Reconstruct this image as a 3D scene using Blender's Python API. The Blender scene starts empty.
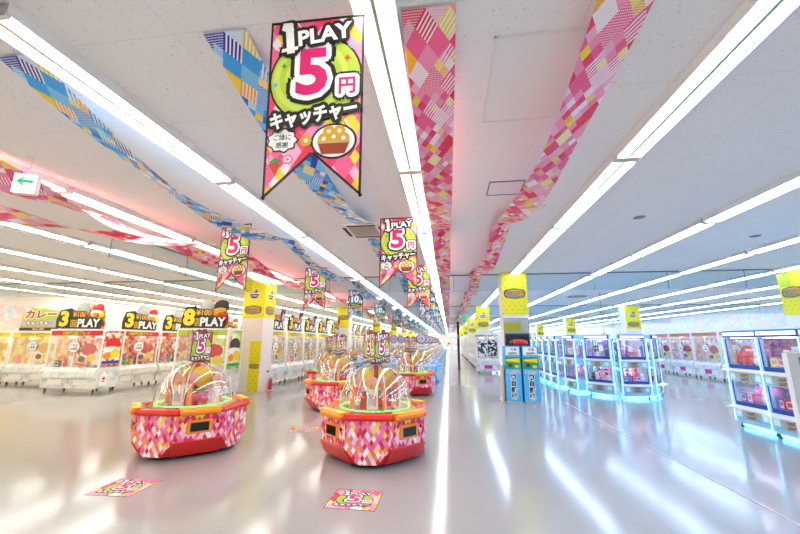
import bpy, math, random
from mathutils import Vector, Matrix
random.seed(7)
PI = math.pi
scn = bpy.context.scene
col = scn.collection
CEIL = 3.6
CAMZ = 1.55

# ------------------------------------------------------------------ materials
def lin(c):
    if isinstance(c, str):
        c = tuple(int(c[i:i+2], 16)/255 for i in (0, 2, 4))
    return tuple(((x/12.92) if x <= .04045 else ((x+.055)/1.055)**2.4) for x in c)
MATS = {}
class N:
    def __init__(s, name):
        s.m = bpy.data.materials.new(name); s.m.use_nodes = True
        s.t = s.m.node_tree; s.t.nodes.clear()
        s.out = s.n('ShaderNodeOutputMaterial')
    def n(s, typ, **kw):
        x = s.t.nodes.new(typ)
        for k, v in kw.items(): setattr(x, k, v)
        return x
    def l(s, a, b): s.t.links.new(a, b)
    def val(s, sock, v):
        if hasattr(v, 'links'): s.l(v, sock)
        else: sock.default_value = v
    def math(s, op, a, b=0.0):
        x = s.n('ShaderNodeMath', operation=op); s.val(x.inputs[0], a); s.val(x.inputs[1], b); return x.outputs[0]
    def mix(s, fac, a, b):
        x = s.n('ShaderNodeMix', data_type='RGBA')
        s.val(x.inputs[0], fac)
        for k, v in ((6, a), (7, b)):
            if hasattr(v, 'links'): s.l(v, x.inputs[k])
            else: x.inputs[k].default_value = (*lin(v), 1)
        return x.outputs[2]
    def ramp(s, fac, stops, interp='CONSTANT'):
        x = s.n('ShaderNodeValToRGB'); cr = x.color_ramp; cr.interpolation = interp
        while len(cr.elements) > 1: cr.elements.remove(cr.elements[-1])
        cr.elements[0].position = stops[0][0]; cr.elements[0].color = (*lin(stops[0][1]), 1)
        for p, c in stops[1:]:
            e = cr.elements.new(p); e.color = (*lin(c), 1)
        s.l(fac, x.inputs[0]); return x.outputs[0]
    def bsdf(s, color, rough=.5, metal=0., **kw):
        b = s.n('ShaderNodeBsdfPrincipled')
        if hasattr(color, 'links'): s.l(color, b.inputs['Base Color'])
        else: b.inputs['Base Color'].default_value = (*lin(color), 1)
        s.val(b.inputs['Roughness'], rough); b.inputs['Metallic'].default_value = metal
        for k, v in kw.items(): s.val(b.inputs[k], v)
        s.l(b.outputs[0], s.out.inputs[0]); return b
def flat(name, c, rough=.5, metal=0.):
    if name not in MATS:
        n = N(name); n.bsdf(c, rough, metal); MATS[name] = n.m
    return MATS[name]
def glow(name, c, strength, vis=None):
    n = N(name); e = n.n('ShaderNodeEmission'); e.inputs[0].default_value = (*lin(c), 1); e.inputs[1].default_value = strength
    n.l(e.outputs[0], n.out.inputs[0]); MATS[name] = n.m; return n.m
def screen(name, c, strength, rough=.4):
    n = N(name); b = n.bsdf(c, rough)
    b.inputs['Emission Color'].default_value = (*lin(c), 1); b.inputs['Emission Strength'].default_value = strength
    MATS[name] = n.m
def glass(name, tint='ffffff', f=.1, rough=.03):
    n = N(name); t = n.n('ShaderNodeBsdfTransparent'); t.inputs[0].default_value = (*lin(tint), 1)
    g = n.n('ShaderNodeBsdfGlossy'); g.inputs[1].default_value = rough
    mx = n.n('ShaderNodeMixShader')
    lw = n.n('ShaderNodeLayerWeight'); lw.inputs[0].default_value = .25
    fac = n.math('ADD', n.math('MULTIPLY', lw.outputs[1], .45), f*.5)
    n.l(fac, mx.inputs[0]); n.l(t.outputs[0], mx.inputs[1]); n.l(g.outputs[0], mx.inputs[2])
    n.l(mx.outputs[0], n.out.inputs[0]); MATS[name] = n.m
def uvsep(n):
    u = n.n('ShaderNodeUVMap'); s = n.n('ShaderNodeSeparateXYZ'); n.l(u.outputs[0], s.inputs[0]); return s.outputs[0], s.outputs[1]
def diamonds(name, a, b, stops, stripe, rough=.45, sub=0.):
    n = N(name); u, v = uvsep(n)
    u2 = n.math('DIVIDE', u, a); v2 = n.math('DIVIDE', v, b)
    p = n.math('ADD', u2, v2); q = n.math('SUBTRACT', u2, v2)
    c = n.n('ShaderNodeCombineXYZ'); n.l(n.math('FLOOR', p), c.inputs[0]); n.l(n.math('FLOOR', q), c.inputs[1])
    w = n.n('ShaderNodeTexWhiteNoise', noise_dimensions='3D'); n.l(c.outputs[0], w.inputs[0])
    base = n.ramp(w.outputs[0], stops)
    sp = n.n('ShaderNodeSeparateColor'); n.l(w.outputs[1], sp.inputs[0])
    if sub:
        c2 = n.n('ShaderNodeCombineXYZ'); n.l(n.math('FLOOR', n.math('MULTIPLY', p, 2.)), c2.inputs[0]); n.l(n.math('FLOOR', n.math('MULTIPLY', q, 2.)), c2.inputs[1]); c2.inputs[2].default_value = 5.
        w2 = n.n('ShaderNodeTexWhiteNoise', noise_dimensions='3D'); n.l(c2.outputs[0], w2.inputs[0])
        base = n.mix(n.math('LESS_THAN', sp.outputs[2], sub), base, n.ramp(w2.outputs[0], stops))
    st = n.math('GREATER_THAN', n.math('FRACT', n.math('MULTIPLY', p, 5.0)), .55)
    dt = n.math('GREATER_THAN', n.math('MULTIPLY', n.math('SINE', n.math('MULTIPLY', p, 44.)), n.math('SINE', n.math('MULTIPLY', q, 44.))), .35)
    m1 = n.math('MULTIPLY', n.math('GREATER_THAN', sp.outputs[1], 1-stripe), st)
    m2 = n.math('MULTIPLY', n.math('LESS_THAN', sp.outputs[1], stripe*.8), dt)
    colr = n.mix(n.math('MAXIMUM', m1, m2), base, 'fbf3f2')
    n.bsdf(colr, rough); MATS[name] = n.m
glow('tube_warm', 'fffaec', 18.0); glow('tube_neutral', 'fffcf8', 18.0); glow('tube_cool', 'b8d6ff', 19.5)  # right-hand tubes tinted blue to add the machines' blue cast on the ceiling
glow('cyan_led', '46c4ff', 12.0); glow('edge_led', '7accff', 4.0); glow('green_led', '58e888', 2.2); glow('violet_led', 'b9a6ff', 1.8)
glow('case_light', 'fff6e6', 9); glow('case_light_violet', 'ecdcff', 9); glow('case_light_yellow', 'fff0b0', 9)
screen('header_glow', 'f4f8ff', .3); screen('button_glow', 'b8ecfa', .4)
screen('exit_white', 'f6fff8', .8); screen('exit_green', '19b870', .5)
P_PINK = [(0, 'f4608f'), (.2, 'fa96b8'), (.38, 'f03e6c'), (.52, 'ec2c50'), (.62, 'f9b6cd'), (.74, 'fbe9ee'), (.84, 'f6b52e'), (.93, 'f7dc3a')]
P_BODY = [(0, 'ee6a9a'), (.2, 'f27fa6'), (.36, 'd9305e'), (.5, 'd8232f'), (.6, 'f9c3d2'), (.72, 'fdf3ee'), (.85, 'f59b2a'), (.91, 'f8d838')]
P_BLUE = [(0, '3aa6f0'), (.25, '7cccf6'), (.42, '1f78e0'), (.54, '1440b4'), (.63, 'bfe6f8'), (.71, 'f3fbfd'), (.78, 'fbb52a'), (.9, 'f9dc3e')]
P_LBLUE = [(0, '8fd0ef'), (.3, 'b7e2f4'), (.5, '5fb2e2'), (.65, 'd9f1f8'), (.8, 'ffffff'), (.92, 'f0e58a')]
diamonds('ribbon_pink', .15, .23, P_PINK, .2, sub=.45)
diamonds('ribbon_blue', .15, .23, P_BLUE, .2, sub=.45)
diamonds('body_pink', .06, .09, P_BODY, .0, .3)
diamonds('body_blue', .06, .09, P_LBLUE, .0, .3)
diamonds('banner_pink', .13, .19, P_PINK, .12, sub=.4)
diamonds('banner_blue', .13, .19, P_BLUE, .12, sub=.4)
flat('white', 'f1f1ef', .35); flat('cream', 'efe8dc', .6); flat('black', '15120f', .45); flat('dark', '2a2a2c', .5)
flat('red', 'd5241f', .3); flat('orange', 'f59018', .3); flat('yellow', 'f7d51e', .45); flat('lime', 'b5cc3a', .5); flat('limelt', 'c9dc56', .5)
flat('magenta', 'd8156a', .45); flat('pink', 'ef7fa6', .45); flat('paper', 'f8f6f0', .5); flat('green', '2f9e4a', .5); flat('skyblue', '52b6e8', .45)
flat('navy', '1d4a9c', .35); flat('brown', '9a3a18', .55); flat('tan', 'd8a860', .55); flat('steel', 'b9bcc0', .25, .9)
flat('fixture', 'e9e7e2', .5); flat('reflector', '8f897d', .5); flat('beige', 'c9bfb0', .5); flat('screen_black', '101012', .15); flat('silver_glitter', 'b9bcb6', .6)
flat('pale_violet', 'cdb9dd', .5); flat('blue_white', 'b8e2fa', .3); flat('darkbrown', '5c3412', .5); flat('hot_magenta', 'dc2a9c', .45)
flat('frame_line', '7c8790', .5); flat('gold', 'e0a818', .4); flat('pale_green', 'a9dfb9', .5); flat('teal', '1e9c86', .5); flat('peach', 'f3b394', .5)
flat('console_cyan', '8fdcf2', .35); flat('grille', '8f887c', .6); flat('vent_white', 'f0eeea', .7)
glass('clear', 'ffffff', .06); glass('dome_glass', 'fffafa', .26); glass('barrier_glass', 'f2fafc', .08)
n = N('mirror'); n.bsdf('c9ccd0', .04, 1.0); MATS['mirror'] = n.m
# floor: polished grey vinyl
n = N('floor'); tc = n.n('ShaderNodeTexCoord'); nz = n.n('ShaderNodeTexNoise'); nz.inputs['Scale'].default_value = 90; n.l(tc.outputs['Object'], nz.inputs[0])
nz2 = n.n('ShaderNodeTexNoise'); nz2.inputs['Scale'].default_value = .7; n.l(tc.outputs['Object'], nz2.inputs[0])
sp = n.n('ShaderNodeSeparateXYZ'); n.l(tc.outputs['Object'], sp.inputs[0])
cr = n.mix(n.math('MULTIPLY', nz.outputs[0], .5), 'a29e9a', 'bdb9b5')
seam = n.math('MAXIMUM', n.math('LESS_THAN', n.math('FRACT', n.math('DIVIDE', sp.outputs[0], 1.82)), .004), n.math('LESS_THAN', n.math('FRACT', n.math('DIVIDE', n.math('ADD', sp.outputs[1], .6), 1.82)), .004))
cr = n.mix(n.math('MULTIPLY', seam, .3), cr, '8c8683')
b = n.bsdf(cr, n.math('ADD', n.math('MULTIPLY', nz2.outputs[0], .08), .09), 0.); b.inputs['Specular IOR Level'].default_value = 1.0
bp = n.n('ShaderNodeBump'); bp.inputs['Strength'].default_value = .02; bp.inputs['Distance'].default_value = .01
nz3 = n.n('ShaderNodeTexNoise'); nz3.inputs['Scale'].default_value = 5; n.l(tc.outputs['Object'], nz3.inputs[0]); n.l(nz3.outputs[0], bp.inputs['Height']); n.l(bp.outputs[0], b.inputs['Normal'])
MATS['floor'] = n.m
# ceiling: rock wool boards with fissures and faint joints
n = N('ceiling'); tc = n.n('ShaderNodeTexCoord'); nz = n.n('ShaderNodeTexNoise'); nz.inputs['Scale'].default_value = 38; nz.inputs['Detail'].default_value = 3; n.l(tc.outputs['Object'], nz.inputs[0])
sp = n.n('ShaderNodeSeparateXYZ'); n.l(tc.outputs['Object'], sp.inputs[0])
seam = n.math('MAXIMUM', n.math('LESS_THAN', n.math('FRACT', n.math('DIVIDE', sp.outputs[0], .91)), .006), n.math('LESS_THAN', n.math('FRACT', n.math('DIVIDE', sp.outputs[1], .91)), .006))
pit = n.math('GREATER_THAN', nz.outputs[0], .66)
cr = n.mix(n.math('MULTIPLY', n.math('MAXIMUM', pit, n.math('MULTIPLY', seam, .8)), .35), 'f3f1ee', 'b3afa8')
b = n.bsdf(cr, .85)
bp = n.n('ShaderNodeBump'); bp.inputs['Strength'].default_value = .25; bp.inputs['Distance'].default_value = .01; n.l(nz.outputs[0], bp.inputs['Height']); n.l(bp.outputs[0], b.inputs['Normal'])
MATS['ceiling'] = n.m
# pastel mural, wall paint, marbled cabinet, yellow poster paper, poster blotches
n = N('mural'); tc = n.n('ShaderNodeTexCoord'); nz = n.n('ShaderNodeTexNoise'); nz.inputs['Scale'].default_value = 1.6; nz.inputs['Detail'].default_value = 2; n.l(tc.outputs['Object'], nz.inputs[0])
cr = n.ramp(nz.outputs[0], [(.3, 'c3dcea'), (.42, 'e3ebea'), (.48, 'efe2e2'), (.54, 'efccd2'), (.58, 'ece6dc'), (.64, 'e6d8c2'), (.7, 'cbe0e8')], 'LINEAR'); n.bsdf(cr, .7); MATS['mural'] = n.m
n = N('marble'); tc = n.n('ShaderNodeTexCoord'); nz = n.n('ShaderNodeTexNoise'); nz.inputs['Scale'].default_value = 5; nz.inputs['Detail'].default_value = 5; n.l(tc.outputs['Object'], nz.inputs[0])
cr = n.ramp(nz.outputs[0], [(.3, 'b8bdb8'), (.5, 'dddfda'), (.7, 'eeece6')], 'LINEAR'); n.bsdf(cr, .35); MATS['marble'] = n.m
n = N('yellow_paper'); u, v = uvsep(n)
fx = n.math('SUBTRACT', n.math('FRACT', n.math('ADD', n.math('DIVIDE', u, .17), n.math('MULTIPLY', n.math('FLOOR', n.math('DIVIDE', v, .11)), .5))), .5)
fy = n.math('SUBTRACT', n.math('FRACT', n.math('DIVIDE', v, .11)), .5)
rr = n.math('ADD', n.math('MULTIPLY', n.math('MULTIPLY', fx, fx), 1.6), n.math('MULTIPLY', n.math('MULTIPLY', fy, fy), 2.2))
n.bsdf(n.mix(n.math('MULTIPLY', n.math('LESS_THAN', rr, .06), .45), 'ecdf12', 'b7a91c'), .5); MATS['yellow_paper'] = n.m
def blotch(name, stops, scale=7):
    n = N(name); tc = n.n('ShaderNodeTexCoord'); vz = n.n('ShaderNodeTexVoronoi'); vz.inputs['Scale'].default_value = scale; n.l(tc.outputs['Object'], vz.inputs[0])
    s = n.n('ShaderNodeSeparateColor'); n.l(vz.outputs['Color'], s.inputs[0])
    n.bsdf(n.ramp(s.outputs[0], stops), .4); MATS[name] = n.m
blotch('poster_red', [(0, 'd8392f'), (.3, 'f4b8a8'), (.5, 'fbf0e4'), (.7, 'f3c03a'), (.85, 'e8745a')], 8)
blotch('poster_yellow', [(0, 'f8e27a'), (.4, 'fdf4c8'), (.65, 'f0b83a'), (.85, 'fffdf2')], 6)
blotch('poster_green', [(0, 'dfe78a'), (.4, 'f6f6d8'), (.7, 'c9d84a'), (.9, 'e8a088')], 6)
blotch('poster_mixed', [(0, 'e8dfe4'), (.3, 'f1e7b0'), (.5, 'a9c9d8'), (.65, 'e2a0a8'), (.85, 'fbf7ee')], 9)
blotch('case_back', [(0, 'b39ad6'), (.3, 'dccbee'), (.55, 'f3dfee'), (.68, 'e86a6a'), (.76, 'f4c07a'), (.84, 'f2a0c4'), (.93, '6a5a8c')], 11)
blotch('zebra', [(0, '15151a'), (.45, 'f4f4f8'), (.7, '55555c'), (.85, 'ffffff')], 12)
blotch('sweets', [(0, 'f4c23a'), (.3, 'e84a3a'), (.5, 'f7f0e0'), (.65, '48b060'), (.8, 'f08ab0')], 22)
for nm, c in dict(prize_red='e0323a', prize_pink='f08ab4', prize_yellow='f5c93a', prize_white='f5f1f2', prize_brown='8c5138', prize_violet='8e74c4', prize_green='4fb76a', prize_blue='3f7fd0', prize_black='37323c').items():
    flat(nm, c, .4)

# ------------------------------------------------------------------ mesh building
class MB:
    def __init__(s): s.v = []; s.f = []; s.m = []; s.uv = []; s.sm = []
    def add(s, vs, fs, mat, uvs=None, smooth=False, M=None):
        b = len(s.v)
        vs = [Vector(p) for p in vs]
        if M is not None: vs = [M @ p for p in vs]
        s.v += vs
        for k, f in enumerate(fs):
            s.f.append([b+i for i in f]); s.m.append(mat); s.sm.append(smooth)
            if uvs: s.uv.append(uvs[k])
            else:
                p = [vs[i] for i in f]
                nrm = (p[1]-p[0]).cross(p[2]-p[0])
                if abs(nrm.z) > .8*nrm.length: s.uv.append([(q.x, q.y) for q in p])
                elif abs(nrm.x) > abs(nrm.y): s.uv.append([(q.y*1.0, q.z) for q in p])
                else: s.uv.append([(q.x, q.z) for q in p])
        return s
    def box(s, x0, x1, y0, y1, z0, z1, mat, M=None):
        vs = [(x0,y0,z0),(x1,y0,z0),(x1,y1,z0),(x0,y1,z0),(x0,y0,z1),(x1,y0,z1),(x1,y1,z1),(x0,y1,z1)]
        return s.add(vs, [(0,3,2,1),(4,5,6,7),(0,1,5,4),(1,2,6,5),(2,3,7,6),(3,0,4,7)], mat, M=M)
    def cbox(s, x0, x1, y0, y1, z0, z1, mat, c=.02, M=None):   # box chamfered along its x edges and z edges
        prof = [(y0+c,z0),(y1-c,z0),(y1,z0+c),(y1,z1-c),(y1-c,z1),(y0+c,z1),(y0,z1-c),(y0,z0+c)]
        vs = []
        for x, i in ((x0, c), (x0+c, 0), (x1-c, 0), (x1, c)):
            for (y, z) in prof:
                cy, cz = (y0+y1)/2, (z0+z1)/2
                ky = 1-i/max(1e-6, (y1-y0)/2)*.9 if i else 1; kz = 1-i/max(1e-6, (z1-z0)/2)*.9 if i else 1
                vs.append((x, cy+(y-cy)*ky, cz+(z-cz)*kz))
        fs = [tuple(range(7, -1, -1))[::-1][::-1], tuple(24+i for i in range(8))]
        for r in range(3):
            for i in range(8):
                j = (i+1) % 8; fs.append((r*8+i, r*8+j, r*8+8+j, r*8+8+i))
        return s.add(vs, fs, mat, M=M)
    def prism(s, poly, a, b, mat, axis='z', M=None, side=None):
        n_ = len(poly)
        def P(p, h):
            return (p[0], p[1], h) if axis == 'z' else ((p[0], h, p[1]) if axis == 'y' else (h, p[0], p[1]))
        vs = [P(p, a) for p in poly]+[P(p, b) for p in poly]
        s.add(vs, [tuple(range(n_))[::-1], tuple(range(n_, 2*n_))], mat, M=M)
        s.add(vs, [(i, (i+1) % n_, n_+(i+1) % n_, n_+i) for i in range(n_)], side or mat, M=M)
        return s
    def tube(s, pts, r, mat, n=6, M=None, smooth=True):
        pts = [Vector(p) for p in pts]; rings = []
        for i, p in enumerate(pts):
            t = (pts[min(i+1, len(pts)-1)]-pts[max(i-1, 0)]).normalized()
            a = t.orthogonal().normalized() if i == 0 else (rings_a - t*rings_a.dot(t)).normalized()
            rings_a = a; bb = t.cross(a)
            rings.append([p+a*r*math.cos(2*PI*k/n)+bb*r*math.sin(2*PI*k/n) for k in range(n)])
        vs = [q for rg in rings for q in rg]; fs = []
        for i in range(len(pts)-1):
            for k in range(n):
                j = (k+1) % n; fs.append((i*n+k, i*n+j, (i+1)*n+j, (i+1)*n+k))
        s.add(vs, fs, mat, smooth=smooth, M=M)
        s.add(rings[0], [tuple(range(n))[::-1]], mat, M=M); s.add(rings[-1], [tuple(range(n))], mat, M=M)
        return s
    def lathe(s, prof, mat, n=24, M=None, smooth=True, a0=0, a1=2*PI):
        full = abs(a1-a0-2*PI) < 1e-6; cnt = n if full else n+1
        vs = [(r*math.cos(a0+(a1-a0)*k/n), r*math.sin(a0+(a1-a0)*k/n), z) for (r, z) in prof for k in range(cnt)]
        fs = []
        for i in range(len(prof)-1):
            for k in range(n):
                j = (k+1) % cnt; fs.append((i*cnt+k, i*cnt+j, (i+1)*cnt+j, (i+1)*cnt+k))
        return s.add(vs, fs, mat, smooth=smooth, M=M)
    def ell(s, c, rx, ry, rz, mat, n=12, m=7, M=None):
        T = Matrix.Translation(c) @ Matrix.Diagonal((rx, ry, rz, 1))
        if M is not None: T = M @ T
        return s.lathe([(max(1e-4, math.sin(PI*i/m)), -math.cos(PI*i/m)) for i in range(m+1)], mat, n, T)
    # flat print on a plane facing -Y: (x, z) coordinates, lying at y
    def plate(s, poly, y, mat, M=None):
        return s.add([(p[0], y, p[1]) for p in poly], [tuple(range(len(poly)))], mat, M=M)
    def text(s, body, x, z, size, y, mat, bold=.0, outline=0., omat=None, sx=1., rot=0., center=True, step=.0015, M=None):
        vs, fs, w = glyph(body, bold)
        ox = -w/2 if center else 0
        T = Matrix.Translation((x, y, z)) @ Matrix.Rotation(-rot, 4, 'Y') @ Matrix.Diagonal((size*sx, 1, size, 1)) @ Matrix.Translation((ox, 0, -.35 if center else 0))
        if M is not None: T = M @ T
        if outline:
            nn = 12
            for k in range(nn):
                dx, dz = outline*math.cos(2*PI*k/nn)/(size*sx), outline*math.sin(2*PI*k/nn)/size
                s.add([T @ Vector((a+dx, -.00009*k, b+dz)) for a, b in vs], fs, omat)
        T2 = T @ Matrix.Translation((0, -step if outline else 0, 0))
        return s.add([T2 @ Vector((a, 0, b)) for a, b in vs], fs, mat)
    def build(s, name, parent=None):
        me = bpy.data.meshes.new(name)
        me.from_pydata([tuple(p) for p in s.v], [], s.f)
        mats = []
        for m in s.m:
            if m not in mats: mats.append(m)
        for m in mats: me.materials.append(MATS[m])
        ix = {m: i for i, m in enumerate(mats)}
        me.polygons.foreach_set('material_index', [ix[m] for m in s.m])
        me.polygons.foreach_set('use_smooth', s.sm)
        uv = me.uv_layers.new(name='UVMap')
        flatuv = [c for f in s.uv for p in f for c in p]
        uv.data.foreach_set('uv', flatuv)
        me.update()
        o = bpy.data.objects.new(name, me); col.objects.link(o)
        if parent: o.parent = parent
        return o
GL = {}
def glyph(body, bold):
    k = (body, bold)
    if k in GL: return GL[k]
    c = bpy.data.curves.new('t', 'FONT'); c.body = body; c.size = 1; c.offset = bold; c.resolution_u = 3
    o = bpy.data.objects.new('t', c); col.objects.link(o)
    bpy.context.view_layer.update()
    m = bpy.data.meshes.new_from_object(o.evaluated_get(bpy.context.evaluated_depsgraph_get()))
    vs = [(v.co.x, v.co.y) for v in m.vertices]; fs = []
    for p in m.polygons:
        f = list(p.vertices); 
        fs.append(tuple(f))
    w = max(v[0] for v in vs)+min(v[0] for v in vs)
    bpy.data.objects.remove(o); bpy.data.curves.remove(c); bpy.data.meshes.remove(m)
    GL[k] = (vs, fs, w); return GL[k]
def tag(o, label=None, cat=None, group=None, kind=None):
    if label: o['label'] = label
    if cat: o['category'] = cat
    if group: o['group'] = group
    if kind: o['kind'] = kind
    return o
def empty(name, loc=(0,0,0), rz=0):
    o = bpy.data.objects.new(name, None); o.empty_display_size = .1; col.objects.link(o)
    o.location = loc; o.rotation_euler = (0, 0, rz); return o
KIDS = {}
def copy_tree(o, parent=None):
    c = o.copy(); col.objects.link(c)
    if parent: c.parent = parent
    for ch in o.children: copy_tree(ch, c)
    return c
used = set()
def place(proto, loc, rz, label, cat, group=None):
    o = proto if proto not in used else copy_tree(proto)
    used.add(proto)
    o.location = loc; o.rotation_euler = (0, 0, rz); tag(o, label, cat, group)
    return o
def ordn(i): return ['first','second','third','fourth','fifth','sixth','seventh','eighth','ninth','tenth','eleventh','twelfth','thirteenth','fourteenth','fifteenth','sixteenth','seventeenth','eighteenth','nineteenth','twentieth','twenty-first','twenty-second','twenty-third','twenty-fourth','twenty-fifth','twenty-sixth','twenty-seventh','twenty-eighth','twenty-ninth','thirtieth','thirty-first','thirty-second','thirty-third','thirty-fourth','thirty-fifth','thirty-sixth','thirty-seventh','thirty-eighth','thirty-ninth','fortieth'][i]

# ------------------------------------------------------------------ the room
XL, XR, YF, YB = -17.8, 17.4, -4.5, 76.3
def slab(name, x0, x1, y0, y1, z0, z1, mat, lab=None):
    o = MB().box(x0, x1, y0, y1, z0, z1, mat).build(name); tag(o, kind='structure', label=lab); return o
slab('floor', XL-.2, XR+.2, YF-.2, YB+.2, -.2, 0, 'floor')
slab('ceiling', XL-.2, XR+.2, YF-.2, YB+.2, CEIL, CEIL+.2, 'ceiling')
slab('wall_left', XL-.2, XL, YF-.2, YB+.2, 0, CEIL, 'cream')
slab('wall_right', XR, XR+.2, YF-.2, YB+.2, 0, CEIL, 'cream')
slab('wall_back', XL, XR, YB, YB+.2, 0, CEIL, 'beige')
slab('trim_1', 2.985, 3.015, 0.5, 10.5, 0, .003, 'beige')
slab('wall_front', XL, XR, YF-.2, YF, 0, CEIL, 'cream')
slab('reflected_dark_panel', 3.4, 6.4, YF, YF+.04, 0, 2.15, 'dark')  # unseen dark panel added to give the pillar mirror a dark reflection
o = MB().box(3.6, 5.0, YF, YF+.02, 2.3, 2.9, 'yellow_paper').build('reflected_yellow_panel'); tag(o, 'unseen yellow panel added behind the camera for the pillar mirror to reflect', 'notice')  # added out of view to put yellow into the mirror's reflection
m = MB().box(XL, XL+.02, 2, 14.2, 1.9, 2.95, 'mural').build('wall_mural'); tag(m, 'pastel pink and blue mural band on the far left wall', 'mural')
m = MB().box(XR-.02, XR, 6, 60, 2.4, 3.4, 'mural').build('wall_mural'); tag(m, 'pastel mural band along the far right wall above the prize machines', 'mural')
m = MB().box(-7, XR-.1, YB-.02, YB, 2.75, 3.35, 'mural').build('wall_mural'); tag(m, 'pastel band high on the distant end wall of the aisle', 'mural')
# pillars with their facings
PILX = [-6.19, 1.93, 9.75]; PILY = [11.05, 20.95, 30.85, 40.75, 50.65, 60.55]
for iy, y in enumerate(PILY):
    for ix, x in enumerate(PILX):
        slab('pillar', x-.36, x+.36, y-.36, y+.36, 0, CEIL, 'cream')
def emblem(mb, x, z, w, y, M=None):
    h = w*.46
    poly = [(x+w/2*.98*(abs(math.cos(a))**.6)*(1 if math.cos(a) > 0 else -1), z+h/2*(abs(math.sin(a))**.7)*(1 if math.sin(a) > 0 else -1)*(1+.08*math.cos(a*8))) for a in [2*PI*k/40 for k in range(40)]]
    mb.plate(poly, y, 'dark', M)
    mb.plate([(x+(p[0]-x)*.9, z+(p[1]-z)*.86) for p in poly], y-.001, 'grille', M)
    mb.text('遊の国', x, z, w*.27, y-.002, 'gold', .02, w*.012, 'black', M=M)
    mb.plate([(x-w*.3, z+h*.27), (x+w*.3, z+h*.27), (x+w*.24, z+h*.38), (x-w*.24, z+h*.38)], y-.002, 'tan', M)
def cook_art(mb, x, z, s, y, M=None):      # plain generic art on the posters: a pan and a plate of food
    P = lambda pts, mt, dy: mb.plate([(x+a_*s, z+b_*s) for a_, b_ in pts], y-dy, mt, M)
    P([(-.3, .02), (-.24, -.18), (-.12, -.27), (.12, -.27), (.24, -.18), (.3, .02)], 'navy', 0)
    P([(-.34, .0), (.34, .0), (.34, .05), (-.34, .05)], 'paper', .001)
    P([(-.28, .05), (-.2, .17), (-.05, .2), (.1, .17), (.27, .05)], 'peach', .0005); P([(-.02, .06), (.05, .26), (.16, .3), (.2, .1)], 'prize_brown', .001)
    P([(.2, .1), (.36, .34), (.4, .31), (.26, .08)], 'silver_glitter', .0015); P([(-.2, -.1), (.2, -.1), (.18, -.14), (-.18, -.14)], 'paper', .001)
def pillar_poster(w, z0, z1, art, emb=True, name='yellow_poster', th=.012):
    r = empty(name); sh = MB().box(-w/2, w/2, -th, 0, z0, z1, 'yellow_paper').build('sheet', r)
    pm = MB()
    if art: cook_art(pm, 0, z1-(z1-z0)*.38, w*.72, -th-.002); emblem(pm, 0, z0+(z1-z0)*.2, w*.8, -th-.002)
    else: emblem(pm, 0, (z0+z1)/2, w*.86, -th-.002)
    pm.build('print', r); return r
big = pillar_poster(.72, 2.33, 3.56, False); low = pillar_poster(.36, 0.02, 1.55, False); art = pillar_poster(.72, 2.28, 3.5, True)
place(big, (1.93, 10.69, 0), 0, 'yellow poster with dark emblem on the pillar above the blue vending boxes', 'poster')
place(low, (-6.0, 10.69, 0), 0, 'narrow yellow poster reaching the floor on the left white pillar', 'poster')
place(art, (-6.19, 10.69, 0), 0, 'yellow poster with round food picture high on the left white pillar', 'poster')
place(art, (-5.83, 11.05, 0), PI/2, 'yellow poster on the aisle side of the left white pillar', 'poster')
place(big, (9.75, 10.69, 0), 0, 'yellow-green poster on the pillar at the right edge of the photo', 'poster')
place(big, (9.39, 11.05, 0), -PI/2, 'yellow-green poster on the aisle side of the pillar at the right photo edge', 'poster')
names = {1: 'second', 2: 'third', 3: 'fourth', 4: 'fifth', 5: 'last'}
for iy in range(1, 6):
    for x, side in ((1.93, 'right of the centre aisle'), (-6.19, 'left of the centre aisle'), (9.75, 'between the blue machines')):
        pr = art if (x > 0) else big
        place(pr, (x, PILY[iy]-.36, 0), 0, 'yellow poster on the %s pillar away, %s' % (names[iy], side), 'poster', 'yellow posters on the distant pillars')
        if x < 2 and x > 0: place(big, (x-.36, PILY[iy], 0), -PI/2, 'yellow poster on the aisle face of the %s pillar right of the aisle' % names[iy], 'poster', 'yellow posters on the distant pillars')
r = empty('mirror_panel', (1.93, 10.69, 0)); MB().box(-.33, .33, -.012, 0, .06, 2.2, 'mirror').build('mirror', r)
f = MB(); f.box(-.36, -.33, -.02, 0, .04, 2.24, 'steel'); f.box(.33, .36, -.02, 0, .04, 2.24, 'steel'); f.box(-.33, .33, -.02, 0, 2.2, 2.24, 'steel'); f.box(-.33, .33, -.02, 0, .04, .06, 'steel'); f.build('frame', r)
tag(r, 'tall mirror panel on the pillar behind the blue vending boxes', 'mirror')
# smoke barriers: glass hung from the ceiling
def barrier(x0, x1, y, k):
    r = empty('glass_smoke_barrier', (0, y, 0))
    MB().box(x0, x1, -.004, .004, 3.08, CEIL-.03, 'barrier_glass').build('pane', r)
    f = MB().box(x0, x1, -.02, .02, CEIL-.03, CEIL, 'frame_line')
    f.build('top_rail', r); j = MB(); x = x0
    while x < x1:
        j.box(x-.006, x+.006, -.006, .006, 3.08, CEIL-.03, 'frame_line'); x += 2.0
    j.build('joint_strip', r)
    r['kind'] = 'structure'; return r
for k, y in enumerate([11.05, 20.95, 30.85, 40.75, 50.65, 60.55]):
    for (a, b) in ((XL, -6.56), (-5.82, 1.56), (2.3, 9.38), (10.12, XR)):
        barrier(a, b, y, k)
r = barrier(5.7, 10.68, 0, 9); r.location = (-6.3, 0, 0); r.rotation_euler = (0, 0, PI/2)
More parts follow.
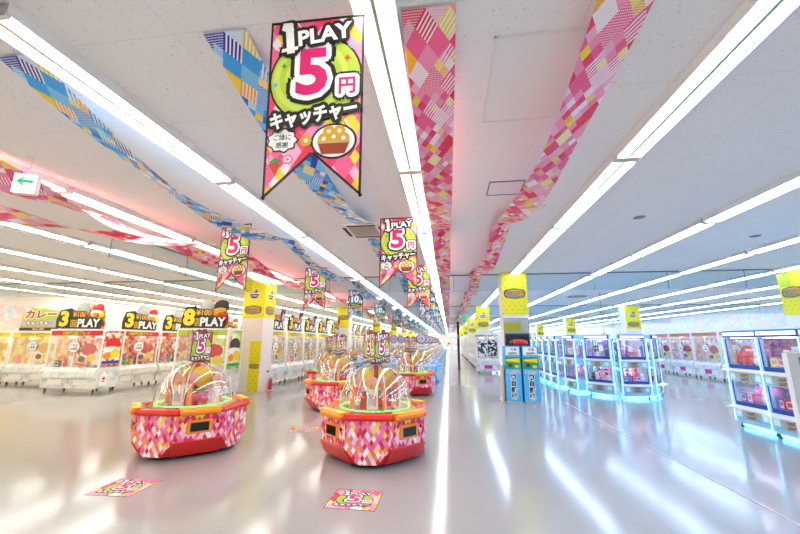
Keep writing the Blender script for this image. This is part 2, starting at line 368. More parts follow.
# ceiling fittings
def light_proto(mat):
    r = empty('ceiling_light')
    h = MB(); L = 2.36
    for q in (-1, 1): h.prism([(q*.128, -.018), (q*.136, -.018), (q*.136, .06), (q*.116, .06), (q*.116, .036)][::q], -L/2, L/2, 'fixture', 'y')
    h.prism([(-.116, .036), (-.03, .036), (-.012, -.02), (.012, -.02), (.03, .036), (.116, .036), (.116, .058), (-.116, .058)], -L/2, L/2, 'fixture', 'y', side='reflector')
    for e in (-L/2, L/2-.03): h.box(-.125, .125, e, e+.03, -.035, .06, 'fixture')
    h.build('housing', r)
    for sx in (-1, 1):
        MB().tube([(sx*.075, -L/2+.04, -.01), (sx*.075, L/2-.04, -.012)], .023, mat, 6).build('tube', r)
    return r
LP = {m: light_proto(m) for m in ('tube_warm', 'tube_neutral', 'tube_cool')}
bays = [(-.93+2.405*i-2.405) for i in range(0, 1)]
ys = []
y = 9.87
while y > YF+1: ys.append(y); y -= 2.405
for base in (11.05, 20.95, 30.85, 40.75, 50.65, 60.55):
    for i in range(4): ys.append(base+.28+1.18+2.41*i)
for i in range(4): 
    if 70.45+.28+1.2+2.41*i < YB-1.2: ys.append(70.45+.28+1.2+2.41*i)
ys = sorted(ys)
strips = [(-.405+2.385*k, k) for k in range(-7, 8)]
def strip_name(k):
    if k == 0: return 'centre strip'
    return '%s strip %s of the centre strip' % (ordn(abs(k)-1), 'left' if k < 0 else 'right')
cand = sorted([(math.hypot(x, y), x, y, k, i) for (x, k) in strips for i, y in enumerate(ys)])
nearest = 0; far = MB(); farn = {}
fm = {m: MB() for m in LP}
ctr = {}
for d, x, y, k, i in cand:
    mt = 'tube_warm' if k <= -2 else ('tube_neutral' if k <= 0 else 'tube_cool')
    visible = y > 1 and abs(x) < y*1.25+1
    if visible or y < 10: 
        if nearest < 300:
            nearest += 1
            o = place(LP[mt], (x, y, CEIL-.06), 0, 'twin-tube ceiling light, %s from the shopfront in the %s' % (ordn(i), strip_name(k)), 'ceiling light', 'twin-tube ceiling lights in long strips')
            continue
    else: continue
    f = fm[mt]; L = 2.36
    f.box(x-.13, x+.13, y-L/2, y+L/2, CEIL-.05, CEIL-.01, 'fixture')
    for sx in (-1, 1): f.box(x+sx*.075-.028, x+sx*.075+.028, y-L/2+.04, y+L/2-.04, CEIL-.1, CEIL-.051, mt)
allf = MB()
for f in fm.values():
    b = len(allf.v); allf.v += f.v; allf.f += [[b+i for i in q] for q in f.f]; allf.m += f.m; allf.uv += f.uv; allf.sm += f.sm
o = allf.build('distant_ceiling_lights'); tag(o, 'rows of thin ceiling lights far down the shop', 'ceiling lights', kind='stuff')
def vent(x, y, lab):
    r = empty('air_conditioner', (x, y, CEIL))
    MB().box(-.42, .42, -.42, .42, -.025, 0, 'vent_white').build('panel', r)
    g = MB().box(-.25, .25, -.25, .25, -.03, -.025, 'grille')
    for k in range(9): g.box(-.25, .25, -.24+k*.055, -.225+k*.055, -.04, -.03, 'beige')
    g.build('grille', r)
    for a in range(4):
        M = Matrix.Rotation(a*PI/2, 4, 'Z'); MB().box(-.26, .26, -.36, -.30, -.032, -.025, 'dark', M=M).build('louvre', r)
    tag(r, lab, 'air conditioner')
vent(-1.52, 6.25, 'square ceiling air conditioner beside the blue ribbon left of the aisle')
vent(5.75, 16.8, 'square ceiling air conditioner behind the first glass barrier on the right')
vent(-9.8, 16.8, 'square ceiling air conditioner far back on the left')
def hatch(x0, x1, y0, y1, lab, plain):
    r = empty('ceiling_hatch', ((x0+x1)/2, (y0+y1)/2, CEIL)); a, b = (x1-x0)/2, (y1-y0)/2
    f = MB()
    mt = 'fixture' if plain else 'frame_line'
    for q in ((-a, a, -b, -b+.015), (-a, a, b-.015, b), (-a, -a+.015, -b, b), (a-.015, a, -b, b)): f.box(*q, -.012, 0, mt)
    f.build('frame', r); MB().box(-a+.015, a-.015, -b+.015, b-.015, -.006, 0, 'vent_white').build('door_panel', r); tag(r, lab, 'ceiling hatch')
hatch(.36, 1.07, 2.12, 3.1, 'large plain access panel in the ceiling between the two pink ribbons', True)
hatch(.57, 1.03, 4.42, 4.86, 'small square ceiling hatch with a thin grey frame', False)
def lamp(name, x, y, lab, cat, r_=.05, h=.03, mt='vent_white'):
    m_ = MB().lathe([(.001, -h), (r_*.7, -h), (r_, -h*.4), (r_, 0)], mt, 16); o = m_.build(name); o.location = (x, y, CEIL); tag(o, lab, cat)
for (x, y, s) in ((-2.59, 6.23, 'left of the air conditioner'), (-4.06, 7.53, 'between the left hanging banners'), (1.5, 5.35, 'right of the second pink ribbon'), (-.3, 4.2, 'beside the centre light strip'), (-10.8, 7.6, 'far left over the white machines')):
    lamp('smoke_detector', x, y, 'small round ceiling smoke detector %s' % s, 'smoke detector')
for (x, y, s) in ((3.19, 6.1, 'right of the second light strip'), (5.95, 7.5, 'near the right edge of the photo')):
    lamp('ceiling_speaker', x, y, 'small flat grey ceiling disc %s' % s, 'ceiling speaker', .09, .015, 'grille')
# arrow sign
r = empty('exit_sign', (-4.70, 3.14, 3.27), math.radians(24)); r.scale = (.66, .66, .66)
MB().cbox(-.17, .17, -.05, .05, -.18, .18, 'cream', .012).build('housing', r)
MB().plate([(-.16, -.17), (.16, -.17), (.16, .17), (-.16, .17)], -.052, 'exit_white').build('sign_face', r)
a = MB(); a.plate([(-.12, .04), (-.03, .12), (.01, .12), (-.04, .065), (.12, .065), (.12, .015), (-.04, .015), (.01, -.04), (-.03, -.04)], -.054, 'exit_green'); a.text('EXIT', .09, -.11, .05, -.054, 'exit_green', .01); a.build('arrow', r)
MB().tube([(0, 0, .18), (0, 0, .50)], .008, 'white', 8).build('rod', r); MB().lathe([(.001, .49), (.1, .50), (.1, .515)], 'vent_white', 16).build('ceiling_rose', r)
tag(r, 'white exit sign with green left arrow hanging at the left', 'exit sign')
r = empty('exit_sign', (10.4, 24.5, 2.9)); MB().cbox(-.2, .2, -.03, .03, -.12, .12, 'exit_white', .01).build('housing', r)
MB().plate([(-.1, -.06), (.1, -.06), (.1, .06), (-.1, .06)], -.032, 'exit_green').build('pictogram', r); MB().tube([(0, 0, .12), (0, 0, .7)], .008, 'white', 6).build('rod', r); tag(r, 'small distant white and green exit sign over the blue machines', 'exit sign')
r = empty('exit_sign', (.95, 23.5, 3.05)); MB().lathe([(.001, 0), (.17, 0), (.17, .05), (.001, .05)], 'exit_green', 20, Matrix.Rotation(PI/2, 4, 'X')).build('sign_face', r); MB().tube([(0, 0, .17), (0, 0, .55)], .008, 'white', 6).build('rod', r); tag(r, 'round green sign hanging over the aisle beside the second pillar', 'sign')
r = empty('ceiling_rail', (-7.0, 0, 0)); MB().box(-.02, .02, 1.5, 20, 3.28, 3.31, 'white').build('rail', r)
for y in (4.4, 7.4, 11.6, 15.4, 19.2): MB().tube([(0, y, 3.31), (0, y, CEIL)], .008, 'white', 6).build('rod', r)
tag(r, 'thin white rail hanging on rods below the left ceiling', 'rail')
r = empty('hanging_rod', (4.75, 11.9, 0)); MB().tube([(0, 0, 1.83), (0, 0, 3.1)], .008, 'frame_line', 6).build('rod', r); MB().box(-.03, .03, -.03, .03, 1.82, 1.85, 'frame_line').build('foot', r)
tag(r, 'thin grey rod rising from the top of the blue prize machines', 'rod')

# ------------------------------------------------------------------ garlands
def ribbon(anch, sag, mat, label, w=.31, wob=0.):
    vs = []; uvs = []; L = 0; prev = None
    rows = []
    for s in range(len(anch)-1):
        A, B = Vector(anch[s]), Vector(anch[s+1]); n_ = 26 if A.y < 15 else 12
        sg = sag[s] if s < len(sag) else sag[-1]
        for i in range(n_+(1 if s == len(anch)-2 else 0)):
            t = i/n_; p = A.lerp(B, t); p.z -= 4*sg*t*(1-t)
            d = (B-A).normalized(); side = Vector((d.y, -d.x, 0)).normalized()
            tw = wob*math.sin(PI*t*2+s)*math.sin(PI*t)
            side = side*math.cos(tw)+Vector((0, 0, 1))*math.sin(tw)
            if prev is not None: L += (p-prev).length
            prev = p.copy(); rows.append((p, side, L))
    mb = MB(); vv = []
    for p, side, l in rows: vv += [p-side*w/2, p+side*w/2]
    fs = [(2*i, 2*i+1, 2*i+3, 2*i+2) for i in range(len(rows)-1)]
    uu = [[(0, rows[i][2]), (w, rows[i][2]), (w, rows[i+1][2]), (0, rows[i+1][2])] for i in range(len(rows)-1)]
    mb.add(vv, fs, mat, uvs=uu, smooth=True)
    o = mb.build('ribbon_garland'); tag(o, label, 'garland', 'long patterned ribbons sagging along the ceiling'); return o
Z = CEIL-.015
Z2 = CEIL-.11
def ys_(x0, start, n_, dx=0): return [(x0+dx*i, start+4.55*i, Z) for i in range(n_)]
ribbon([(-.08, 1.83, Z), (-.1, 6.3, Z)]+[(-.1, 10.9+4.5*i, Z) for i in range(14)], [.26, .3, .3], 'ribbon_pink', 'pink diamond ribbon directly beside the centre light strip', .34, .25)
ribbon([(1.06, 1.45, Z), (.96, 6.1, Z), (.85, 10.6, Z)]+[(.85, 15.1+4.5*i, Z) for i in range(13)], [.36, .32, .32], 'ribbon_pink', 'wide pink ribbon to the right of the ceiling panels', .33, .4)
ribbon([(-3.09, 1.82, Z), (-3.06, 6.35, Z2), (-2.95, 10.9, Z2)]+[(-2.95, 15.4+4.5*i, Z2) for i in range(10)], [.37, .3, .3], 'ribbon_blue', 'blue and yellow ribbon starting at the upper left', .31, -.45)
ribbon([(-1.45, 1.83, Z), (-1.38, 5.75, Z-.04)], [.27], 'ribbon_blue', 'short blue ribbon hanging just behind the large nearest banner', .31, .3)
ribbon([(-1.42, 6.75, Z), (-1.4, 10.9, Z)]+[(-1.4, 15.4+4.5*i, Z) for i in range(10)], [.3, .3], 'ribbon_blue', 'blue ribbon running on behind the square air conditioner', .31, -.5)
ribbon([(-4.9, 1.5, Z), (-5.45, 6.16, Z2), (-4.9, 11.4, Z2)]+[(-4.9, 15.9+4.5*i, Z2) for i in range(8)], [.17, .25, .3], 'ribbon_pink', 'upper pink ribbon at the left above the exit sign', .38, .9)
ribbon([(-6.9, 1.9, Z2), (-4.4, 6.6, Z2), (-4.3, 11.2, Z2)]+[(-4.3, 15.9+4.5*i, Z2) for i in range(8)], [.3, .4, .3], 'ribbon_pink', 'lower pink ribbon at the left passing below the exit sign', .32, .9)

# ------------------------------------------------------------------ hanging banners
def circle(cx, cz, rx, rz, n_=28, f=lambda a: 1): return [(cx+rx*math.cos(2*PI*k/n_)*f(2*PI*k/n_), cz+rz*math.sin(2*PI*k/n_)*f(2*PI*k/n_)) for k in range(n_)]
def price_print(pm, w, h, y, M=None, detail=True, num='5', blue=False, ctr_z=0., S=1.):
    # S scales all; lettering block centred on ctr_z
    T = Matrix.Translation((0, 0, ctr_z)) @ Matrix.Diagonal((S, 1, S, 1))
    T = T if M is None else M @ T
    # lime halo
    pm.plate(circle(0, -.01, .31, .30, 32), y, 'black', T)
    pm.plate(circle(0, -.01, .296, .286, 32), y-.001, 'lime' if not blue else 'darkbrown', T)
    if detail:
        for k, rr in enumerate((.25, .21, .17)):
            pm.plate(circle(-.03, .0, rr, rr*.95, 28), y-.0012-.0003*k, 'limelt' if k % 2 == 0 else 'lime', T)
    c1 = 'magenta' if not blue else 'paper'; c2 = 'paper' if not blue else 'skyblue'
    pm.text(num, -.02, .04, .42 if num == '5' else .36, y-.003, c2, .04, .062, 'black', sx=1.1 if num == '5' else 1., M=T)
    pm.text(num, -.02, .04, .42 if num == '5' else .36, y-.006, c1, .035, .036, c2, sx=1.1 if num == '5' else 1., M=T)
    pm.text('円', .215, -.08, .12, y-.0075, c1, .03, .042, 'black', M=T)
    pm.text('円', .215, -.08, .12, y-.010, c1, .03, .026, 'paper' if not blue else 'skyblue', M=T)
    F = lambda g: [(-.235-g, .335-g), (-.225-g, .385+g*.6), (-.165, .385+g), (-.15, .33), (-.165, .31-g)]
    pm.plate(F(.022), y-.0113, 'black', T); pm.plate(F(0.), y-.0132, 'paper', T)
    pm.plate([(-.25, .155), (-.105, .17), (-.095, .235), (-.24, .22)], y-.0113, 'black', T); pm.plate([(-.23, .178), (-.12, .19), (-.115, .215), (-.225, .203)], y-.0132, 'paper', T)
    pm.text('1', -.175, .275, .27, y-.0115, 'paper', .05, .026, 'black', rot=.1, M=T)
    pm.text('PLAY', .06, .285, .145, y-.0115, 'paper', .035, .024, 'black', sx=1.08, rot=.1, M=T)
    pm.text('キャッチャー', .0, -.265, .118, y-.0115, 'paper', .045, .024, 'black', sx=.82, rot=.12, M=T)
def banner(blue=False):
    r = empty('hanging_banner'); w, h = .6, 1.14; k = 'banner_blue' if blue else 'banner_pink'
    tail = [(-w/2, -h), (0, -h+.27), (w/2, -h), (w/2, 0), (-w/2, 0)]
    MB().prism([(-w/2, 0), (-w/2, -h), (0, -h+.27), (w/2, -h), (w/2, 0)], -.002, .002, k, 'y').build('sheet', r)
    b = MB(); t = .014
    for A, B in (((-w/2, 0), (-w/2, -h)), ((-w/2, -h), (0, -h+.27)), ((0, -h+.27), (w/2, -h)), ((w/2, -h), (w/2, 0)), ((w/2, 0), (-w/2, 0))):
        A, B = Vector(A), Vector(B); d = (B-A).normalized(); n_ = Vector((-d.y, d.x))*t
        if n_.dot(Vector((0, -.5))-A) < 0: n_ = -n_
        for yy in (-.0035, .0035): b.plate([A, B, B+n_, A+n_] if yy < 0 else [A, A+n_, B+n_, B], yy, 'black')
    b.build('border', r)
    p = MB(); price_print(p, w, h, -.004, num='10' if blue else '5', blue=blue, ctr_z=-.385, S=.95)
    # speech cloud and sweets
    fc = lambda a: 1+.09*math.cos(a*9)
    p.plate(circle(-.19, -.78, .095, .075, 36, fc), -.005, 'black'); p.plate(circle(-.19, -.78, .086, .066, 36, fc), -.006, 'paper')
    p.text('ご縁に', -.19, -.762, .04, -.007, 'black', .01); p.text('感謝', -.19, -.81, .04, -.007, 'black', .01)
    p.plate(circle(.13, -.8, .14, .11), -.005, 'black'); p.plate(circle(.13, -.8, .127, .098), -.006, 'paper')
    p.plate([(.03, -.8), (.23, -.8), (.2, -.88), (.06, -.88)], -.0095, 'brown' if not blue else 'navy'); p.plate([(.03, -.8), (.23, -.8), (.225, -.815), (.035, -.815)], -.0100, 'tan')
    for i_, (cx, cz) in enumerate(((.07, -.785), (.13, -.775), (.19, -.785), (.10, -.74), (.165, -.74), (-.04, -.79))):
        p.plate(circle(cx, cz, .036, .036, 20), -.0072-.0001*i_, 'gold'); p.plate(circle(cx, cz, .013, .013, 12), -.0080-.0001*i_, 'paper')
    p.plate([(-.27, -.93), (-.225, -1.0), (-.2, -.94), (-.23, -.9)], -.005, 'red'); p.plate([(-.27, -.915), (-.23, -.925), (-.19, -.9), (-.23, -.885)], -.006, 'green')
    p.plate(circle(-.15, -.9, .035, .03, 16), -.005, 'pink'); p.plate(circle(-.15, -.9, .022, .018, 16), -.006, 'paper'); p.plate(circle(-.15, -.9, .012, .01, 12), -.007, 'pink')
    for (cx, cz, c) in ((.22, -.2, 'skyblue'), (-.25, -.42, 'skyblue'), (-.2, -.3, 'green'), (.2, -.28, 'red')):
        q = .024; p.plate([(cx-q, cz), (cx-q*.25, cz-q*.25), (cx, cz-q), (cx+q*.25, cz-q*.25), (cx+q, cz), (cx+q*.25, cz+q*.25), (cx, cz+q), (cx-q*.25, cz+q*.25)], -.0075, c)
    p.build('print', r)
    MB().tube([(-w/2, 0, 0), (w/2, 0, 0)], .006, 'black', 6).build('top_rod', r)
    for sx in (-.28, .28): MB().tube([(sx, 0, 0), (sx, 0, .09)], .0015, 'white', 4).build('string', r)
    return r
bp_, bb_ = banner(), banner(True)
BZ = 3.5
o = place(bp_, (-.76, 1.75, BZ), math.radians(2), 'large swallowtail banner nearest the camera reading 1 PLAY 5 yen', 'banner'); o.rotation_euler = (math.radians(5), math.radians(1), 0)
place(bp_, (-.76, 5.38, BZ), 0, 'pink five yen banner in front of the ceiling air conditioner', 'banner')
place(bp_, (-.74, 9.0, BZ), 0, 'pink five yen banner half hidden behind the one by the air conditioner', 'banner')
place(bp_, (-3.57, 5.4, BZ), math.radians(-8), 'pink five yen banner hanging left, below the end of the blue ribbon', 'banner')
place(bp_, (-3.53, 9.05, BZ), 0, 'pink five yen banner between the left pillar and the blue ten yen banners', 'banner')
for i, y in enumerate([13.3, 18.2, 24.4, 29.8, 35.2, 40.6, 46, 51.4, 56.8]):
    place(bb_, (-3.53, y, BZ), 0, 'blue ten yen banner, %s of the receding left row' % ordn(i), 'banner', 'blue ten yen banners in the left row')
for i, y in enumerate([12.7, 16.3, 20, 23.6, 27.2, 30.9, 36, 41, 46, 51, 56]):
    place(bb_, (-.74, y, BZ), 0, 'blue ten yen banner, %s of the receding row beside the centre strip' % ordn(i), 'banner', 'blue ten yen banners beside the centre light strip')
# floor stickers
def decal(x, y, rz, lab):
    r = empty('floor_sticker', (x, y, 0), rz); M = Matrix.Rotation(-PI/2, 4, 'X')
    MB().box(-.25, .25, -.225, .225, 0.0005, .002, 'black').build('edge', r)
    MB().box(-.243, .243, -.218, .218, .002, .0025, 'banner_pink').build('sheet', r)
    p = MB(); price_print(p, .5, .45, -.012, M=M @ Matrix.Diagonal((.62, .25, .47, 1)), ctr_z=-.02, detail=False); p.build('print', r)
    tag(r, lab, 'floor sticker')
decal(-.97, 3.87, 0, 'pink five yen floor sticker in front of the nearest dome machine')
decal(-3.5, 3.8, math.radians(2), 'pink five yen floor sticker at the lower left')
decal(-2.62, 6.6, .3, 'small distant pink floor sticker between the dome machines')

# ------------------------------------------------------------------ dome machines
def octp(ap, hw, z):
    p = []
    for k in range(4):
        a = k*PI/2; c, s = math.cos(a), math.sin(a)
        for (x, y) in ((-hw, -ap), (hw, -ap)): p.append((x*c-y*s, x*s+y*c, z))
    return p
def dome_machine(kind='pink', detail=True):
    body = 'body_'+kind; trim = 'red' if kind == 'pink' else 'skyblue'; pad = 'orange' if kind == 'pink' else 'blue_white'
    r = empty('dome_prize_machine' if kind == 'pink' else 'blue_dome_prize_machine')
    c = MB(); A = octp(.75, .31, .58); B = octp(.75, .31, .24); C = octp(.62, .44, .06)
    vs = A+B+C
    for i in range(8):
        j = (i+1) % 8
        st = i % 2 == 0
        c.add([vs[8+i], vs[8+j], vs[j], vs[i]], [(0, 1, 2, 3)], body, uvs=[[(i*.66, .24), (i*.66+.62, .24), (i*.66+.62, .58), (i*.66, .58)]])
        w2 = .88 if st else .26
        c.add([vs[16+i], vs[16+j], vs[8+j], vs[8+i]], [(0, 1, 2, 3)], trim if st else body, uvs=[[(i*.66+.31-w2/2, .06), (i*.66+.31+w2/2, .06), (i*.66+.62, .24), (i*.66, .24)]])
    c.add(C, [tuple(range(8))[::-1]], 'dark'); c.add(A, [tuple(range(8))], 'cream')
    c.build('cabinet', r)
    rim = MB()
    prof = [(.77, .57), (.78, .60), (.74, .635), (.66, .64), (.62, .62)]
    rings = [octp(a, a*.4142+.0, z) for a, z in prof]
    for q in range(len(rings)-1):
        for i in range(8):
            j = (i+1) % 8; rim.add([rings[q][i], rings[q][j], rings[q+1][j], rings[q+1][i]], [(0, 1, 2, 3)], trim)
    rim.build('rim', r)
    for k in range(4):
        M = Matrix.Rotation(k*PI/2, 4, 'Z')
        pad_o = MB().cbox(-.27, .27, -.83, -.68, .565, .655, pad, .03, M).build('arm_pad', r)
        d = MB(); d.cbox(-.17, .17, -.775, -.74, .33, .50, pad, .015, M); d = d.build('display', r); MB().box(-.12, .12, -.782, -.774, .36, .47, 'screen_black', M).build('screen', d)
        MB().tube([(.23, -.75, .45), (.23, -.765, .45)], .018, 'screen_black', 8, M).build('coin_button', d)
        kp = MB(); kp.prism([(-.765, .235), (-.75, .25), (-.74, .235), (-.62, .065), (-.635, .045), (-.65, .055)], -.315, .315, trim, 'x', M); kp.build('kick_panel', r)
        if detail:
            l = MB(); l.tube([(.36, -.36, 0.03), (.36, -.36, .12)], .012, 'steel', 8, M); l.lathe([(.001, 0), (.03, 0), (.03, .015), (.01, .035)], 'dark', 12, M @ Matrix.Translation((.36, -.36, 0))); l.build('leg', r)
            tr = MB().box(-.28, .28, -.80, -.70, .656, .660, 'yellow', M); tr.text('CREDIT', 0, 0, .05, 0, 'red', .02, M=M @ Matrix.Translation((0, -.77, .662)) @ Matrix.Rotation(-PI/2, 4, 'X')); tr.build('pad_label', pad_o)
    dk = MB(); dk.lathe([(.001, .60), (.60, .60), (.62, .63)], 'orange' if kind == 'pink' else 'blue_white', 28); dk = dk.build('turntable', r)
    led = MB(); led.lathe([(.525, .64), (.545, .64), (.545, .652), (.525, .652), (.525, .64)], 'green_led' if detail != 2 else 'violet_led', 32); led.build('light_ring', dk)
    sw = MB(); rnd = random.Random(3)
    for k in range(46):
        a = rnd.random()*2*PI; q = .24+.24*rnd.random(); sw.ell((q*math.cos(a), q*math.sin(a), .615+.02*rnd.random()), .03, .03, .018, rnd.choice(['prize_yellow', 'prize_red', 'prize_pink', 'prize_white', 'prize_green', 'gold']), 6, 4)
    s_ = sw.build('sweets', dk); tag(s_, kind='stuff')
    ct = MB(); ct.box(-.17, .17, -.17, .17, .60, .80, trim); ct.box(-.15, .15, -.15, .15, .80, .83, 'prize_green'); ct.box(-.14, .14, -.175, -.17, .66, .76, 'prize_red'); ct.tube([(0, 0, .83), (0, 0, 1.2)], .035, trim, 8); ct.build('centre_column', r)
    for k in range(4):
        M = Matrix.Rotation(k*PI/2, 4, 'Z')
        d = MB(); d.lathe([(.001, -.012), (.15, -.012), (.15, .012), (.001, .012)], 'yellow', 20, M @ Matrix.Translation((.04, -.20, 1.03)) @ Matrix.Rotation(PI/2, 4, 'X')); d.lathe([(.001, -.014), (.085, -.014), (.085, .016), (.001, .016)], 'peach', 16, M @ Matrix.Translation((-.08, -.25, 1.0)) @ Matrix.Rotation(PI/2, 4, 'X')); d.build('round_card', r)
        M2 = Matrix.Rotation(k*PI/2+PI/4, 4, 'Z')
        d = MB(); d.box(-.08, .08, -.38, -.36, .64, .98, 'cream', M2); d.box(-.06, .06, -.383, -.381, .68, .84, 'poster_mixed', M2); d.ell((0, -.37, .98), .1, .02, .09, 'peach', M=M2); d.ell((0, -.373, .95), .06, .022, .04, 'gold', M=M2); d.build('picture_panel', r)
        d = MB(); d.tube([(.36, -.12, .64), (.35, -.12, .88), (.3, -.1, .93)], .035, 'orange', 8, M); d.build('scoop_arm', r)
    dm = MB(); prof = [(.56*math.cos(t)**.88, .64+.585*math.sin(t)) for t in [PI/2*i/10 for i in range(10)]]+[(.07, 1.225)]
    dm.lathe(prof, 'dome_glass', 36); dm.build('dome', r)
    for k in range(8):
        a = (k+.5)*PI/4; pts = [(q*math.cos(a)*1.004, q*math.sin(a)*1.004, z) for q, z in prof[::1]]
        MB().tube(pts, .0045, 'white', 5).build('dome_rib', r)
    MB().lathe([(.001, 1.255), (.09, 1.25), (.10, 1.225)], trim, 16).build('dome_cap', r)
    if kind == 'pink':
        sg = MB(); e = .145
        sg.box(-e, e, -e, e, 1.25, 1.67, 'banner_pink')
        sg.build('sign_box', r)
        sp_ = MB()
        for k in range(4):
            M = Matrix.Rotation(k*PI/2, 4, 'Z') @ Matrix.Translation((0, -e, 1.455))
            price_print(sp_, .3, .42, -.001, M=M @ Matrix.Diagonal((.46, .5, .6, 1)), detail=False, ctr_z=.0)
            for q in ((-e, e, -.205, -.198), (-e, e, .205, .212), (-e, -e+.008, -.2, .21), (e-.008, e, -.2, .21)): sp_.plate([(q[0], q[2]), (q[1], q[2]), (q[1], q[3]), (q[0], q[3])], -.002, 'black', M)
            sp_.plate(circle(0.02, .235, .045, .04, 16), -.001, 'brown', M)
        sp_.build('sign_print', r)
    return r
dp = dome_machine('pink', True); db = dome_machine('blue', 2)
DM = [(-3.88, 5.25, 45, 'pink dome prize machine at the left, one play station facing the camera'), (-1.08, 5.38, 49, 'pink dome prize machine in front, nearest the aisle, corner towards the camera'),
      (-2.72, 8.8, 38, 'pink dome prize machine behind and left of the front one'), (-3.9, 11.6, 30, 'pink dome prize machine half hidden at the back left of the group'), (-1.2, 11.4, 35, 'pink dome prize machine farthest back beside the aisle')]
for x, y, a, lab in DM:
    o = place(dp, (x, y, 0), math.radians(a), lab, 'arcade machine'); o.scale = (.94, .94, 1)
k = 0
for row, x in ((0, -1.15), (1, -2.9), (2, -4.6)):
    for i in range(11):
        y = 15.2+i*3.0+row*.9
        place(db, (x, y, 0), math.radians(30), 'blue dome prize machine, %s in the %s row left of the aisle' % (ordn(i), ['nearest', 'middle', 'farthest'][row]), 'arcade machine', 'blue dome machines down the hall'); k += 1
# round discs on poles above them
dsc = empty('disc_sign'); MB().tube([(0, 0, 1.25), (0, 0, 1.5)], .012, 'white', 6).build('pole', dsc)
MB().lathe([(.001, -.015), (.22, -.015), (.22, .015), (.001, .015)], 'grille', 20, Matrix.Translation((0, 0, 1.68)) @ Matrix.Rotation(PI/2, 4, 'X')).build('disc', dsc)
q = MB(); q.plate(circle(0, 1.68, .17, .17, 20), -.018, 'pale_violet'); q.text('10', 0, 1.68, .2, -.02, 'navy', .03, .01, 'paper'); q.build('print', dsc)
for i in range(8):
    for x, row, nm in ((-1.15, 0, 'nearest'), (-2.9, 1, 'middle')):
        place(dsc, (x, 15.2+i*3.0+row*.9, 0), 0, 'round grey sign above a blue dome machine, %s of the %s row' % (ordn(i), nm), 'sign', 'round signs over the blue dome machines')

